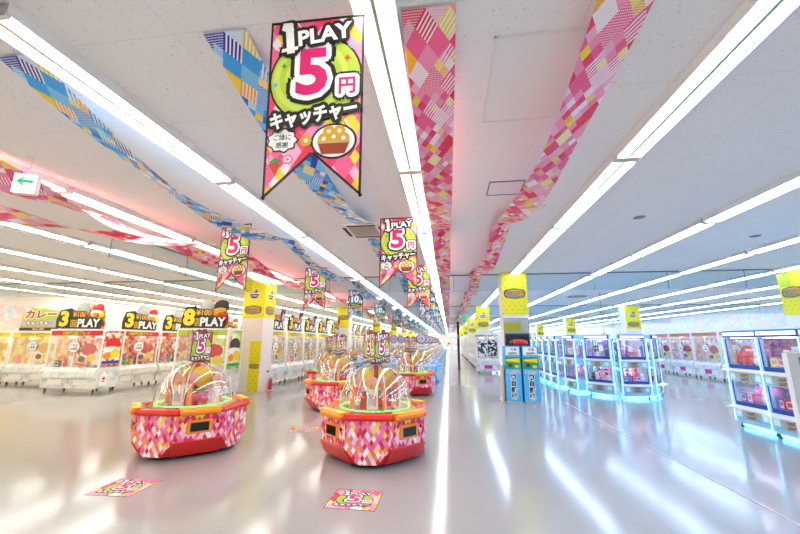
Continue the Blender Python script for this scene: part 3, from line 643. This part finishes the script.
# ------------------------------------------------------------------ large crane machines (left and centre)
def crane(w, theme, d=.9, h=1.9, topper=None, num='3', poster=None, side_poster=True, magenta_door=False, prizes=True, stripe=None):
    r = empty('crane_game_machine'); H0 = .72
    c = MB(); c.box(-w/2+.03, w/2-.03, .10, d-.03, .12, H0-.04, 'marble'); c.prism([(.0, .42), (.0, .60), (.10, H0), (d, H0), (d, .12), (.08, .12), (.08, .42)], -w/2, w/2, 'marble', 'x'); c.build('cabinet', r)
    for sx in (-1, 1):
        q = sx*w*.24
        MB().cbox(q-w*.13, q+w*.13, .055, .085, .20, .40, 'cream' if not magenta_door else 'white', .01).build('prize_door', r)
        b = MB().cbox(q-.16, q+.16, .03, .09, .62, .685, 'white', .01).build('control_panel', r); MB().tube([(q-.07, .06, .68), (q-.07, .06, .70)], .025, 'red', 10).build('push_button', b); MB().tube([(q+.06, .06, .68), (q+.06, .06, .70)], .025, 'skyblue', 10).build('push_button', b)
    if magenta_door: MB().box(-.2, .2, .04, .055, .24, .48, 'hot_magenta').build('magenta_notice', r)
    for (x, y) in ((-w/2+.12, .16), (w/2-.12, .16), (-w/2+.12, d-.12), (w/2-.12, d-.12)):
        MB().tube([(x-.015, y, .035), (x+.015, y, .035)], .035, 'black', 10).build('caster', r)
        MB().tube([(x, y, .06), (x, y, .13)], .015, 'steel', 6).build('caster_stem', r)
    for (x, y) in ((-w/2+.02, .12), (w/2-.02, .12), (-w/2+.02, d-.02), (w/2-.02, d-.02)): MB().box(x-.02, x+.02, y-.02, y+.02, H0, h-.04, 'white').build('post', r)
    MB().box(-.012, .012, .10, .13, H0, h-.2, 'white').build('centre_post', r)
    hd = MB(); hd.box(-w/2, w/2, .08, d, h-.05, h, 'white'); hd.box(-w/2+.04, w/2-.04, .095, .12, h-.20, h-.05, theme); hd.build('header', r)
    t = MB(); t.text('100円%s回プレイ' % num if num else '100円キャッチャー', 0, h-.125, .13, .09, 'yellow', .03, .009, 'black', sx=1.1); t.build('header_print', r)
    MB().box(-w/2+.04, w/2-.04, .105, .112, H0, h-.2, 'clear').build('front_glass', r)
    for sx in (-1, 1): MB().box(sx*(w/2-.025)-.003, sx*(w/2-.025)+.003, .14, d-.05, H0, h-.06, 'clear').build('side_glass', r)
    MB().box(-w/2+.03, w/2-.03, d-.04, d-.02, H0, h-.05, poster or 'poster_mixed').build('back_board', r)
    MB().box(-w/2+.1, w/2-.1, .2, .26, h-.075, h-.055, 'case_light' if theme != 'yellow' else 'case_light_yellow').build('case_lamp', r)
    if poster and side_poster is not None:
        pb = MB(); x1 = w/2-.10; x0 = .05
        pb.box(x0, x1, .16, .17, H0+.08, h-.28, poster)
        # plain food art: fruit shape and bubble
        pb.plate(circle((x0+x1)/2, H0+.55, .27, .19, 24), .157, 'red' if theme != 'yellow' else 'gold'); pb.plate(circle((x0+x1)/2, H0+.42, .3, .1, 24), .1575, 'paper'); pb.plate(circle((x0+x1)/2+.13, H0+.30, .15, .12, 20), .156, 'yellow'); pb.plate(circle((x0+x1)/2-.2, H0+.25, .12, .09, 20), .156, 'darkbrown')
        pb.build('poster_board', r)
        fc = lambda a: 1+.07*math.cos(a*11)
        bb = MB(); bb.plate(circle(-.02, H0+.62, .21, .17, 44, fc), .098, 'dark'); bb.plate(circle(-.02, H0+.62, .2, .16, 44, fc), .097, 'paper'); bb.text('これは', -.02, H0+.67, .09, .096, 'dark', .02); bb.text('お買得', -.02, H0+.56, .09, .096, 'dark', .02); bb.build('speech_sticker', r)
    if stripe: MB().box(-w/2+.1, w/2-.1, .14, .15, H0+.15, h-.35, stripe).build('patterned_poster', r)
    if side_poster:
        s = MB(); s.box(w/2-.012, w/2-.006, .18, d-.1, H0+.1, h-.12, poster or 'poster_red'); M = Matrix.Translation((w/2-.004, d/2+.04, 0)) @ Matrix.Rotation(PI/2, 4, 'Z')
        s.plate(circle(0, H0+.72, .26, .19, 24), -.002, 'red' if theme == 'red' else 'dark', M); s.plate(circle(-.02, H0+.55, .3, .09, 24), -.003, 'paper', M); s.plate(circle(.1, H0+.42, .16, .14, 20), -.004, 'yellow', M); s.plate(circle(-.16, H0+.35, .13, .1, 20), -.005, 'orange', M)
        s.plate([(-.3, H0+.11), (.3, H0+.11), (.3, H0+.2), (-.3, H0+.2)], -.004, 'navy' if theme == 'red' else 'green', M); s.build('side_poster', r)
    for sx in (-1, 1):
        cx = sx*w*.25; k_ = MB(); k_.box(cx-.12, cx+.12, .38, .62, h-.3, h-.2, 'white'); k_.tube([(cx, .5, h-.2), (cx, .5, h-.06)], .02, 'steel', 8); k_.ell((cx, .5, h-.42), .09, .09, .07, 'white')
        k_.tube([(cx, .5, h-.35), (cx, .5, h-.28)], .02, 'steel', 8)
        for a in (-1, 1): k_.tube([(cx+a*.05, .5, h-.45), (cx+a*.17, .5, h-.52), (cx+a*.14, .5, h-.66), (cx+a*.06, .5, h-.72)], .014, 'steel', 6)
        k_.build('claw', r)
    if topper:
        s = MB(); tw = w*.43
        outl = [(-tw, h), (tw, h), (tw*1.0, h+.3), (tw*.9, h+.62), (tw*.5, h+.78), (tw*.1, h+.82), (-tw*.2, h+.6), (-tw*.55, h+.62), (-tw*.98, h+.5), (-tw*1.02, h+.2)]
        if topper == 'curry':
            outl = [(-tw, h), (tw, h), (tw, h+.72), (tw*.4, h+.78), (-tw*.6, h+.85), (-tw, h+.6)]
            s.prism(outl, .18, .20, 'gold', 'y')
            s.prism([(x*.96, h+(z-h)*.97+.02) for x, z in outl[2:]]+[(-tw*.95, h+.4), (tw*.95, h+.4)], .165, .178, 'lime', 'y')
            s.text('カレー', 0, h+.60, .34, .158, 'brown', .04, .03, 'cream', sx=1.35); s.box(-tw*.95, tw*.95, .16, .178, h+.18, h+.38, 'silver_glitter'); s.text('キャッチャー', 0, h+.28, .17, .156, 'paper', .04, .018, 'dark', sx=1.1)
            s.box(-tw, tw, .165, .178, h+.02, h+.12, 'dark'); s.text('1PLAY 100円', 0, h+.07, .09, .16, 'paper', .01)
        else:
            s.prism([(x, z) for x, z in outl], .18, .20, 'poster_red' if theme != 'yellow' else 'poster_yellow', 'y')
            s.lathe([(.001, .155), (.23, .155), (.23, .175), (.001, .175)], 'silver_glitter', 24, Matrix.Translation((.0, 0, h+.62)) @ Matrix.Rotation(-PI/2, 4, 'X') @ Matrix.Diagonal((1, 1, 1, 1)))
            fr = [(-tw*1.05, h+.02), (tw*.9, h-.0), (tw*.95, h+.28), (tw*.55, h+.38), (tw*.2, h+.36), (tw*.15, h+.56), (-tw*.3, h+.56), (-tw*.5, h+.66), (-tw*.95, h+.6), (-tw*1.08, h+.3)]
            s.prism(fr, .13, .15, 'dark', 'y')
            s.text(num, -tw*.72, h+.33, .62, .12, 'yellow', .05, .03, 'black', sx=1.15)
            s.text('回', -tw*.28, h+.17, .24, .122, 'gold', .03, .015, 'black')
            s.text('¥100', -tw*.08, h+.46, .22, .122, 'gold', .04, .02, 'black', sx=1.05)
            s.text('PLAY', tw*.38, h+.19, .34, .12, 'paper', .04, .022, 'black', sx=1.02)
            # plain food shapes in place of printed figures
            if topper == 'berry':
                s.ell((tw*.72, .15, h+.66), .17, .02, .13, 'red'); s.ell((tw*.62, .14, h+.54), .2, .015, .06, 'paper'); s.ell((tw*.86, .14, h+.44), .1, .02, .1, 'yellow'); s.ell((tw*.6, .13, h+.44), .1, .02, .08, 'orange')
            elif topper == 'bowl':
                s.ell((tw*.68, .15, h+.64), .24, .02, .19, 'black'); s.ell((tw*.66, .135, h+.52), .2, .02, .08, 'gold'); s.ell((tw*.85, .12, h+.38), .12, .02, .07, 'red'); s.ell((tw*.5, .125, h+.40), .08, .02, .06, 'orange')
            elif topper == 'peaks':
                s.prism([(tw*.5, h+.5), (tw*.95, h+.5), (tw*.98, h+.95), (tw*.86, h+.8), (tw*.68, h+.8), (tw*.56, h+.95)], .13, .15, 'dark', 'y'); s.ell((tw*.72, .125, h+.5), .14, .02, .16, 'pink')
        s.build('topper_sign', r)
        b = MB()
        for sx in (-.6, .6): b.box(sx*tw-.01, sx*tw+.01, .2, .35, h, h+.3, 'white')
        b.build('sign_bracket', r)
    return r
def tagcard(o, w):
    t = MB(); x = w/2+.012; M = Matrix.Translation((x, .32, 0)) @ Matrix.Rotation(PI/2, 4, 'Z')
    t.plate([(-.12, .18), (.12, .18), (.12, .5), (.0, .62), (-.12, .5)], 0, 'paper', M); t.plate(circle(0, .40, .05, .045, 14), -.002, 'red', M); t.plate([(-.05, .30), (.05, .30), (.05, .33), (-.05, .33)], -.002, 'red', M)
    t.build('price_tag', o)
CR = {}
A = crane(1.92, 'red', .86, 1.89, 'berry', '3', 'poster_red'); tagcard(A, 1.92)
place(A, (-11.53, 9.75, 0), 0, 'white crane machine with red poster at the far left, in front of its row', 'crane machine')
Bm = crane(1.66, 'red', .86, 1.9, 'berry', '3', 'poster_red', side_poster=False)
for i in range(5):
    place(Bm, (-10.72, 11.47+1.75*i, 0), PI/2, ['white crane machine with red poster beside the far left one', 'white crane machine next to the yellow numbered one, dome machine in front'][i] if i < 2 else 'white crane machine hidden deep in the left row, %s' % ordn(i), 'crane machine')
K = crane(1.9, 'yellow', .8, 1.86, 'curry', '', 'poster_yellow', side_poster=False)
place(K, (-14.72, 11.0, 0), 0, 'white crane machine with yellow curry sign left of the red poster one', 'crane machine')
K2 = crane(1.9, 'yellow', .8, 1.86, None, '', 'poster_yellow', side_poster=False)
place(K2, (-16.68, 11.0, 0), 0, 'yellow lit crane machine cut by the left edge of the photo', 'crane machine')
E8 = crane(1.62, 'lime', .86, 1.9, 'bowl', '8', 'poster_green'); tagcard(E8, 1.62)
place(E8, (-7.03, 9.45, 0), 0, 'white crane machine with the large 8 sign and green poster', 'crane machine')
R2 = crane(1.6, 'yellow', .86, 1.95, 'peaks', '3', 'poster_mixed', side_poster=False)
for i in range(26):
    place(R2, (-6.24, 12.7+1.72*i if i < 4 else 13.0+1.72*i, 0), PI/2, 'white crane machine with yellow header, %s behind the left pillar' % ordn(i), 'crane machine', 'crane machines in the row behind the left pillar')
Cc = crane(1.15, 'white', .86, 2.0, None, '', None, side_poster=False, magenta_door=True, stripe='zebra')
place(Cc, (1.95, 19.0, 0), 0, 'white crane machine with black striped poster and magenta notice facing the camera', 'crane machine')
Cd = crane(1.5, 'white', .86, 2.0, None, '', 'poster_mixed', side_poster=False, magenta_door=False)
for i in range(18):
    y = 22.4+1.7*i
    if min(abs(y-p) for p in PILY) < 1.2: continue
    place(Cd, (1.45, y, 0), -PI/2, 'white crane machine, %s along the right side of the distant aisle' % ordn(i), 'crane machine', 'crane machines along the right of the distant aisle')
Fr = crane(1.7, 'pink', .86, 2.08, None, '', 'poster_mixed', side_poster=False, magenta_door=True)
for i in range(6):
    place(Fr, (11.4, 16.4+1.77*i, 0), -PI/2, 'white crane machine with magenta notice, %s from the right in the back right row' % ordn(i), 'crane machine', 'crane machines in the back right row')
for i in range(7):
    place(Cd, (-5.2+1.6*i if i < 4 else -5.0+1.6*i, 66, 0), 0, 'white crane machine, %s from the left in the row closing the far aisle' % ordn(i), 'crane machine', 'crane machines closing the far end of the aisle')
r = empty('black_post', (.56, 22, 0)); MB().box(-.07, .07, -.07, .07, 0, 2.75, 'black').build('shaft', r); MB().box(-.12, .12, -.12, .12, 0, .04, 'dark').build('foot', r); MB().box(-.075, .075, -.075, -.07, 1.8, 1.95, 'teal').build('sticker', r)
tag(r, 'tall thin black post standing in the distant aisle', 'post')

# ------------------------------------------------------------------ two-tier blue lit prize machines
def twotier(w=.82, d=.72, taper=0.):
    r = empty('two_tier_prize_machine'); h = 1.8
    c = MB(); c.box(-w/2, w/2, d-.03, d, .05, h, 'blue_white'); c.box(-w/2+.02, w/2-.02, .05, d-.03, .06, .38, 'blue_white'); c.box(-w/2+.02, w/2-.02, .05, d-.03, .86, 1.06, 'blue_white'); c.box(-w/2, w/2, .02, d-.03, 1.66, h, 'blue_white'); c.build('cabinet', r)
    for sx in (-1, 1):
        MB().box(sx*(w/2-.025)-.025, sx*(w/2-.025)+.025, 0.0, .06, .1, 1.66, 'blue_white').build('front_post', r)
        MB().box(sx*(w/2-.002)-.004, sx*(w/2-.002)+.004, .06, d-.05, .4, .86, 'clear').build('side_glass', r)
        MB().box(sx*(w/2-.002)-.004, sx*(w/2-.002)+.004, .06, d-.05, 1.1, 1.64, 'clear').build('side_glass', r)
        MB().box(sx*(w/2+.006)-.006, sx*(w/2+.006)+.006, -.004, .008, .12, 1.66, 'edge_led').build('light_strip', r)
    hd = MB(); hd.cbox(-w/2+.03, w/2-.03, -.03, .03, 1.665, 1.785, 'navy', .02); hd.cbox(-w/2+.055, w/2-.055, -.037, -.02, 1.69, 1.762, 'header_glow', .008); hd.build('header', r)
    for z in (.40, 1.08):
        MB().box(-w/2+.04, w/2-.04, .012, .018, z+.08, z+.56 if z > 1 else z+.46, 'clear').build('window', r)
        MB().box(-w/2+.05, w/2-.05, .005, .03, z, z+.075, 'navy').build('blue_strip', r)
        MB().prism([(-.14, z-.055), (-.14, z-.03), (.0, z), (.04, z), (.04, z-.055)], -w/2, w/2, 'white', 'x').build('shelf', r)
        p = MB(); p.box(-w/2+.05, w/2-.05, -.02, .05, z-.24, z-.055, 'console_cyan'); p = p.build('console', r)
        q = MB(); q.box(-.17, .13, -.028, -.02, z-.235, z-.06, 'beige'); q.text('100円', -.02, z-.12, .07, -.03, 'dark', .02); q.text('200円', -.02, z-.19, .07, -.03, 'dark', .02); q.build('price_card', p)
        for sx in (-.28, .26):
            b = MB(); b.box(sx-.06, sx+.06, -.027, -.02, z-.2, z-.08, 'white'); b.tube([(sx, -.035, z-.14), (sx, -.02, z-.14)], .03, 'button_glow', 10); b.build('push_button', p)
        MB().box(-w/2+.03, w/2-.03, d-.05, d-.035, z+.0, z+.58 if z > 1 else z+.46, 'case_back').build('back_board', r)
        MB().box(-w/2+.08, w/2-.08, .10, .14, (z+.565) if z > 1 else (z+.445), (z+.578) if z > 1 else (z+.458), 'case_light_violet').build('case_lamp', r)
        MB().box(-w/2+.03, w/2-.03, .03, d-.05, z-.02, z+.06, 'pale_violet').build('prize_shelf', r)
        zt = z+(.56 if z > 1 else .455); wf = MB(); wf.box(-w/2+.05, -w/2+.065, .002, .012, z+.075, zt, 'navy'); wf.box(w/2-.065, w/2-.05, .002, .012, z+.075, zt, 'navy'); wf.box(-w/2+.05, w/2-.05, .002, .012, zt-.015, zt, 'navy'); wf.build('window_frame', r)
        cl = MB(); cl.box(-.07, .07, .25, .36, z+.36, z+.42, 'blue_white'); cl.tube([(-.06, .3, z+.37), (-.1, .3, z+.3), (-.05, .3, z+.26)], .008, 'steel', 5); cl.tube([(.06, .3, z+.37), (.1, .3, z+.3), (.05, .3, z+.26)], .008, 'steel', 5); cl.tube([(0, .3, z+.42), (0, .3, z+.5)], .01, 'steel', 6); cl.build('claw', r)
    MB().box(-w/2+.06, w/2-.06, .06, d-.06, .035, .058, 'cyan_led').build('under_light', r)
    for (x, y) in ((-w/2+.06, .05), (w/2-.06, .05), (-w/2+.06, d-.06), (w/2-.06, d-.06)): MB().lathe([(.001, 0), (.03, 0), (.025, .02), (.015, .03), (.015, .06)], 'dark', 8, Matrix.Translation((x, y, 0))).build('foot', r)
    if taper:
        for ch in r.children_recursive:
            for v in ch.data.vertices: v.co.x *= 1-taper*max(0, v.co.y)/d
    return r
T = twotier()
TW = twotier(.80, .72, .78)
PZ = {}
pcol = ['prize_red', 'prize_pink', 'prize_yellow', 'prize_white', 'prize_brown', 'prize_violet', 'prize_green', 'prize_blue', 'prize_black']
for c in pcol:
    mb = MB().box(-.05, .05, -.04, .04, 0, .12, c); mb.box(-.04, .04, -.042, -.04, .02, .10, 'paper'); mb.box(-.03, .03, -.0435, -.042, .04, .09, c)
    r = empty('prize_box'); mb.build('carton', r); PZ[('box', c)] = r
    r = empty('plush_toy'); mb = MB(); mb.ell((0, 0, .055), .06, .05, .055, c); mb.ell((0, -.005, .13), .045, .042, .04, c); mb.ell((-.03, 0, .168), .016, .012, .018, c, 8, 5); mb.ell((.03, 0, .168), .016, .012, .018, c, 8, 5); mb.build('body', r); PZ[('toy', c)] = r
cn = {c: c.replace('prize_', '') for c in pcol}
cn['prize_violet'] = 'purple'
def fill(loc, rz, width, z, depth0, desc, seed, n_=6, scale=1.3, pal=pcol, rows=2):
    rnd = random.Random(seed); R = Matrix.Rotation(rz, 4, 'Z')
    for row in range(rows):
        for i in range(n_):
            kind = rnd.choice(['box', 'toy']); c = rnd.choice(pal)
            wd = width*(.72 if row else 1.); x = -wd/2+wd*(i+.5)/n_; y = depth0+row*.19+.02*rnd.random()
            p = Vector(loc)+R @ Vector((x, y, z))
            nm = 'prize box' if kind == 'box' else 'plush toy'
            o = place(PZ[(kind, c)], p, rz+rnd.uniform(-.3, .3)*(.3 if row else 1), '%s %s, %s from left, %s row, %s' % (cn[c], nm, ordn(i), ['front', 'back'][row], desc), 'prize' if kind == 'box' else 'plush toy', 'prizes in the machine windows')
            s = scale*(1.25 if row else 1.)*min(1, width/n_/.12/scale*1.2 if width/n_ < .12*scale else 1)
            o.scale = (s, s, s*(2.1 if row else 1.25))
# near right row, facing the aisle
near = [((5.50, 7.72), 'machine left of the beige gate'), ((5.46, 6.87), 'machine behind the beige gate'), ((5.42, 6.02), 'machine at the right photo edge')]
rzn = -PI/2+.06
for i, ((x, y), nm) in enumerate(near):
    place(T, (x, y, 0), rzn, 'two-tier cyan lit prize machine, ' + nm, 'prize machine')
    for z, lv in ((.463, 'lower'), (1.143, 'upper')):
        fill((x, y, 0), rzn, .66, z, .14, '%s window, %s' % (lv, nm), 11*i+int(z*10), 5, 1.15, ['prize_red', 'prize_yellow', 'prize_white', 'prize_red', 'prize_brown', 'prize_pink'] if i else ['prize_pink', 'prize_white', 'prize_violet', 'prize_yellow', 'prize_red'])
isl = [((3.87, 13.15), (3.98, 12.3), 'left turned blue island machine'), ((4.14, 12.05), (4.72, 11.42), 'centre left blue island machine'), ((4.85, 11.32), (5.68, 11.4), 'centre right blue island machine'), ((5.86, 11.5), (6.35, 12.15), 'right turned blue island machine')]
for i, (a, b, nm) in enumerate(isl):
    a, b = Vector(a), Vector(b); m_ = (a+b)/2; rz = math.atan2(b.y-a.y, b.x-a.x)
    place(TW, (m_.x, m_.y, 0), rz, 'two-tier cyan lit prize machine, ' + nm, 'prize machine')
    for z, lv in ((.463, 'lower'), (1.143, 'upper')):
        fill((m_.x, m_.y, 0), rz, .58, z, .10, '%s window, %s' % (lv, nm), 31*i+int(z*10), 5, 1.0, ['prize_pink', 'prize_white', 'prize_violet', 'prize_red', 'prize_white'] if i != 1 else ['prize_violet', 'prize_black', 'prize_pink', 'prize_white'])
for i in range(9):
    y = 14.1+.95*i
    place(T, (3.78, y, 0), -PI/2, 'two-tier cyan lit prize machine, %s behind the island facing the centre aisle' % ordn(i), 'prize machine', 'two-tier machines behind the blue island')
for i in range(8):
    place(T, (3.9+.95*i, 24.3, 0), 0, 'two-tier cyan lit prize machine, %s in the cross row far behind the island' % ordn(i), 'prize machine', 'two-tier machines in the far cross row')
# prizes in the near left crane machines
for (x, y, rz, w, nm, sd) in ((-11.53, 9.75, 0, 1.92, 'far left red poster machine', 1), (-10.72, 11.47, PI/2, 1.66, 'crane machine beside far left one', 2), (-10.72, 13.22, PI/2, 1.66, 'crane machine behind left dome machine', 3), (-7.03, 9.45, 0, 1.62, 'large 8 sign crane machine', 4), (-14.72, 11.0, 0, 1.9, 'curry crane machine', 5)):
    fill((x, y, 0), rz, w-.3, .725, .24, nm, sd, 6, 1.3, ['prize_red', 'prize_white', 'prize_green', 'prize_yellow', 'prize_black', 'prize_pink'], rows=1)
for i in range(5):
    y = 12.7+1.72*i if i < 4 else 13.0+1.72*i
    fill((-6.24, y, 0), PI/2, 1.3, .725, .24, '%s crane machine behind left pillar' % ordn(i), 50+i, 5, 1.3, ['prize_red', 'prize_yellow', 'prize_pink', 'prize_white'], rows=1)

for k_, r in PZ.items():
    if r not in used:
        for ch in list(r.children): bpy.data.objects.remove(ch)
        bpy.data.objects.remove(r)

# ------------------------------------------------------------------ blue vending boxes before the mirror pillar
def vendbox(x, lab):
    r = empty('card_vending_machine', (x, 10.15, 0)); w = .41
    MB().box(-w/2, w/2, 0, .38, .03, 1.45, 'skyblue').build('cabinet', r)
    p = MB(); p.box(-w/2+.03, w/2-.03, -.008, 0, 1.22, 1.42, 'paper'); p.text('冷凍', .03, 1.36, .08, -.01, 'brown', .02); p.text('1000円~', .02, 1.26, .075, -.01, 'black', .03)
    p.build('top_notice', r)
    g = MB(); g.box(-w/2+.01, w/2-.01, -.01, 0, .86, 1.17, 'green'); g.plate([(-w/2+.03, 1.06), (w/2-.03, 1.02), (w/2-.03, 1.13), (-w/2+.03, 1.10)], -.012, 'yellow'); g.plate(circle(-.07, .95, .06, .05, 16), -.013, 'darkbrown'); g.plate(circle(.1, .92, .06, .04, 16), -.012, 'limelt'); g.plate([(-w/2+.01, .86), (w/2-.01, .86), (w/2-.01, .885), (-w/2+.01, .885)], -.013, 'teal'); g.build('picture_panel', r)
    t = MB(); t.text('この先に', 0, .78, .085, -.004, 'grille', .02, .006, 'paper')
    for k_, s in enumerate('肉自販機'): 
        t.text(s, 0, .65-.165*k_, .15, -.004, 'black', .045, .012, 'paper')
    t.build('lettering', r); MB().box(-w/2, w/2, .01, .37, 0, .03, 'beige').build('plinth', r)
    tag(r, lab, 'vending machine')
vendbox(1.68, 'left of the two light blue meat vending boxes')
vendbox(2.14, 'right of the two light blue meat vending boxes')
r = empty('side_board', (1.42, 10.2, 0)); MB().box(-.02, .02, 0, .45, 0.02, .95, 'beige').build('panel', r); MB().box(-.05, .05, .0, .45, 0, .02, 'beige').build('foot', r); tag(r, 'low beige board left of the blue vending boxes', 'board')
r = empty('cushion', (1.95, 10.34, 1.45)); MB().ell((0, 0, .09), .2, .14, .09, 'red').build('cover', r); tag(r, 'red cushion lying on top of the blue vending boxes', 'cushion')
# fire extinguisher
r = empty('fire_extinguisher', (-5.72, 11.25, 0)); r.scale = (.75, .75, .8); MB().lathe([(.001, .03), (.07, .03), (.075, .06), (.075, .36), (.05, .42), (.02, .45)], 'red', 16).build('cylinder', r); MB().tube([(0, 0, .45), (0, 0, .5), (.05, 0, .5)], .012, 'black', 6).build('nozzle', r)
MB().tube([(.02, 0, .47), (.09, -.02, .4), (.09, -.02, .2)], .01, 'black', 6).build('hose', r); MB().lathe([(.001, 0), (.12, 0), (.12, .03), (.001, .03)], 'white', 16).build('stand', r); MB().plate([(-.1, .7), (.1, .7), (.1, .78), (-.1, .78)], 0, 'red', Matrix.Translation((-.14, 0, 0)) @ Matrix.Rotation(PI/2, 4, 'Z')).build('red_notice', r)
tag(r, 'red fire extinguisher standing at the left white pillar', 'fire extinguisher')
# beige gate at right edge
r = empty('security_gate', (4.42, 5.5, 0)); g = MB(); g.cbox(0, .13, -.03, .03, 0, 1.44, 'beige', .01); g.cbox(.75, .88, -.03, .03, 0, 1.44, 'beige', .01); g.box(.13, .75, -.03, .03, 1.38, 1.44, 'beige'); g.box(.13, .75, -.03, .03, .0, .08, 'beige'); g.build('frame', r)
MB().box(-.014, 0, -.03, .03, 0.02, 1.43, 'white').build('edge_trim', r); MB().box(.13, .75, -.004, .004, .08, 1.38, 'clear').build('clear_panel', r); tag(r, 'tall beige framed gate at the right edge of the photo', 'gate')

# ------------------------------------------------------------------ camera and render look
cam = bpy.data.cameras.new('camera'); cam.sensor_width = 36; cam.lens = 355/800*36; cam.clip_end = 300
co = bpy.data.objects.new('camera', cam); col.objects.link(co); scn.camera = co
YAW, PITCH, ROLL = math.radians(7.753), math.radians(11.8895), math.radians(.3)
f = Vector((-math.sin(YAW)*math.cos(PITCH), math.cos(YAW)*math.cos(PITCH), math.sin(PITCH)))
rt = Vector((math.cos(YAW), math.sin(YAW), 0)); up = rt.cross(f)
r2 = rt*math.cos(ROLL)+up*math.sin(ROLL); u2 = -rt*math.sin(ROLL)+up*math.cos(ROLL)
co.matrix_world = Matrix(((r2.x, u2.x, -f.x, 0), (r2.y, u2.y, -f.y, 0), (r2.z, u2.z, -f.z, CAMZ), (0, 0, 0, 1)))
w = bpy.data.worlds.new('world'); scn.world = w; w.use_nodes = True; w.node_tree.nodes['Background'].inputs[0].default_value = (.9, .93, 1, 1); w.node_tree.nodes['Background'].inputs[1].default_value = .3
vs_ = scn.view_settings; vs_.view_transform = 'Standard'; vs_.look = 'None'; vs_.exposure = 0.5; vs_.gamma = 1; vs_.use_curve_mapping = False
scn.cycles.max_bounces = 10; scn.cycles.diffuse_bounces = 5; scn.cycles.transparent_max_bounces = 24; scn.cycles.use_light_tree = True
scn.cycles.sample_clamp_indirect = 6
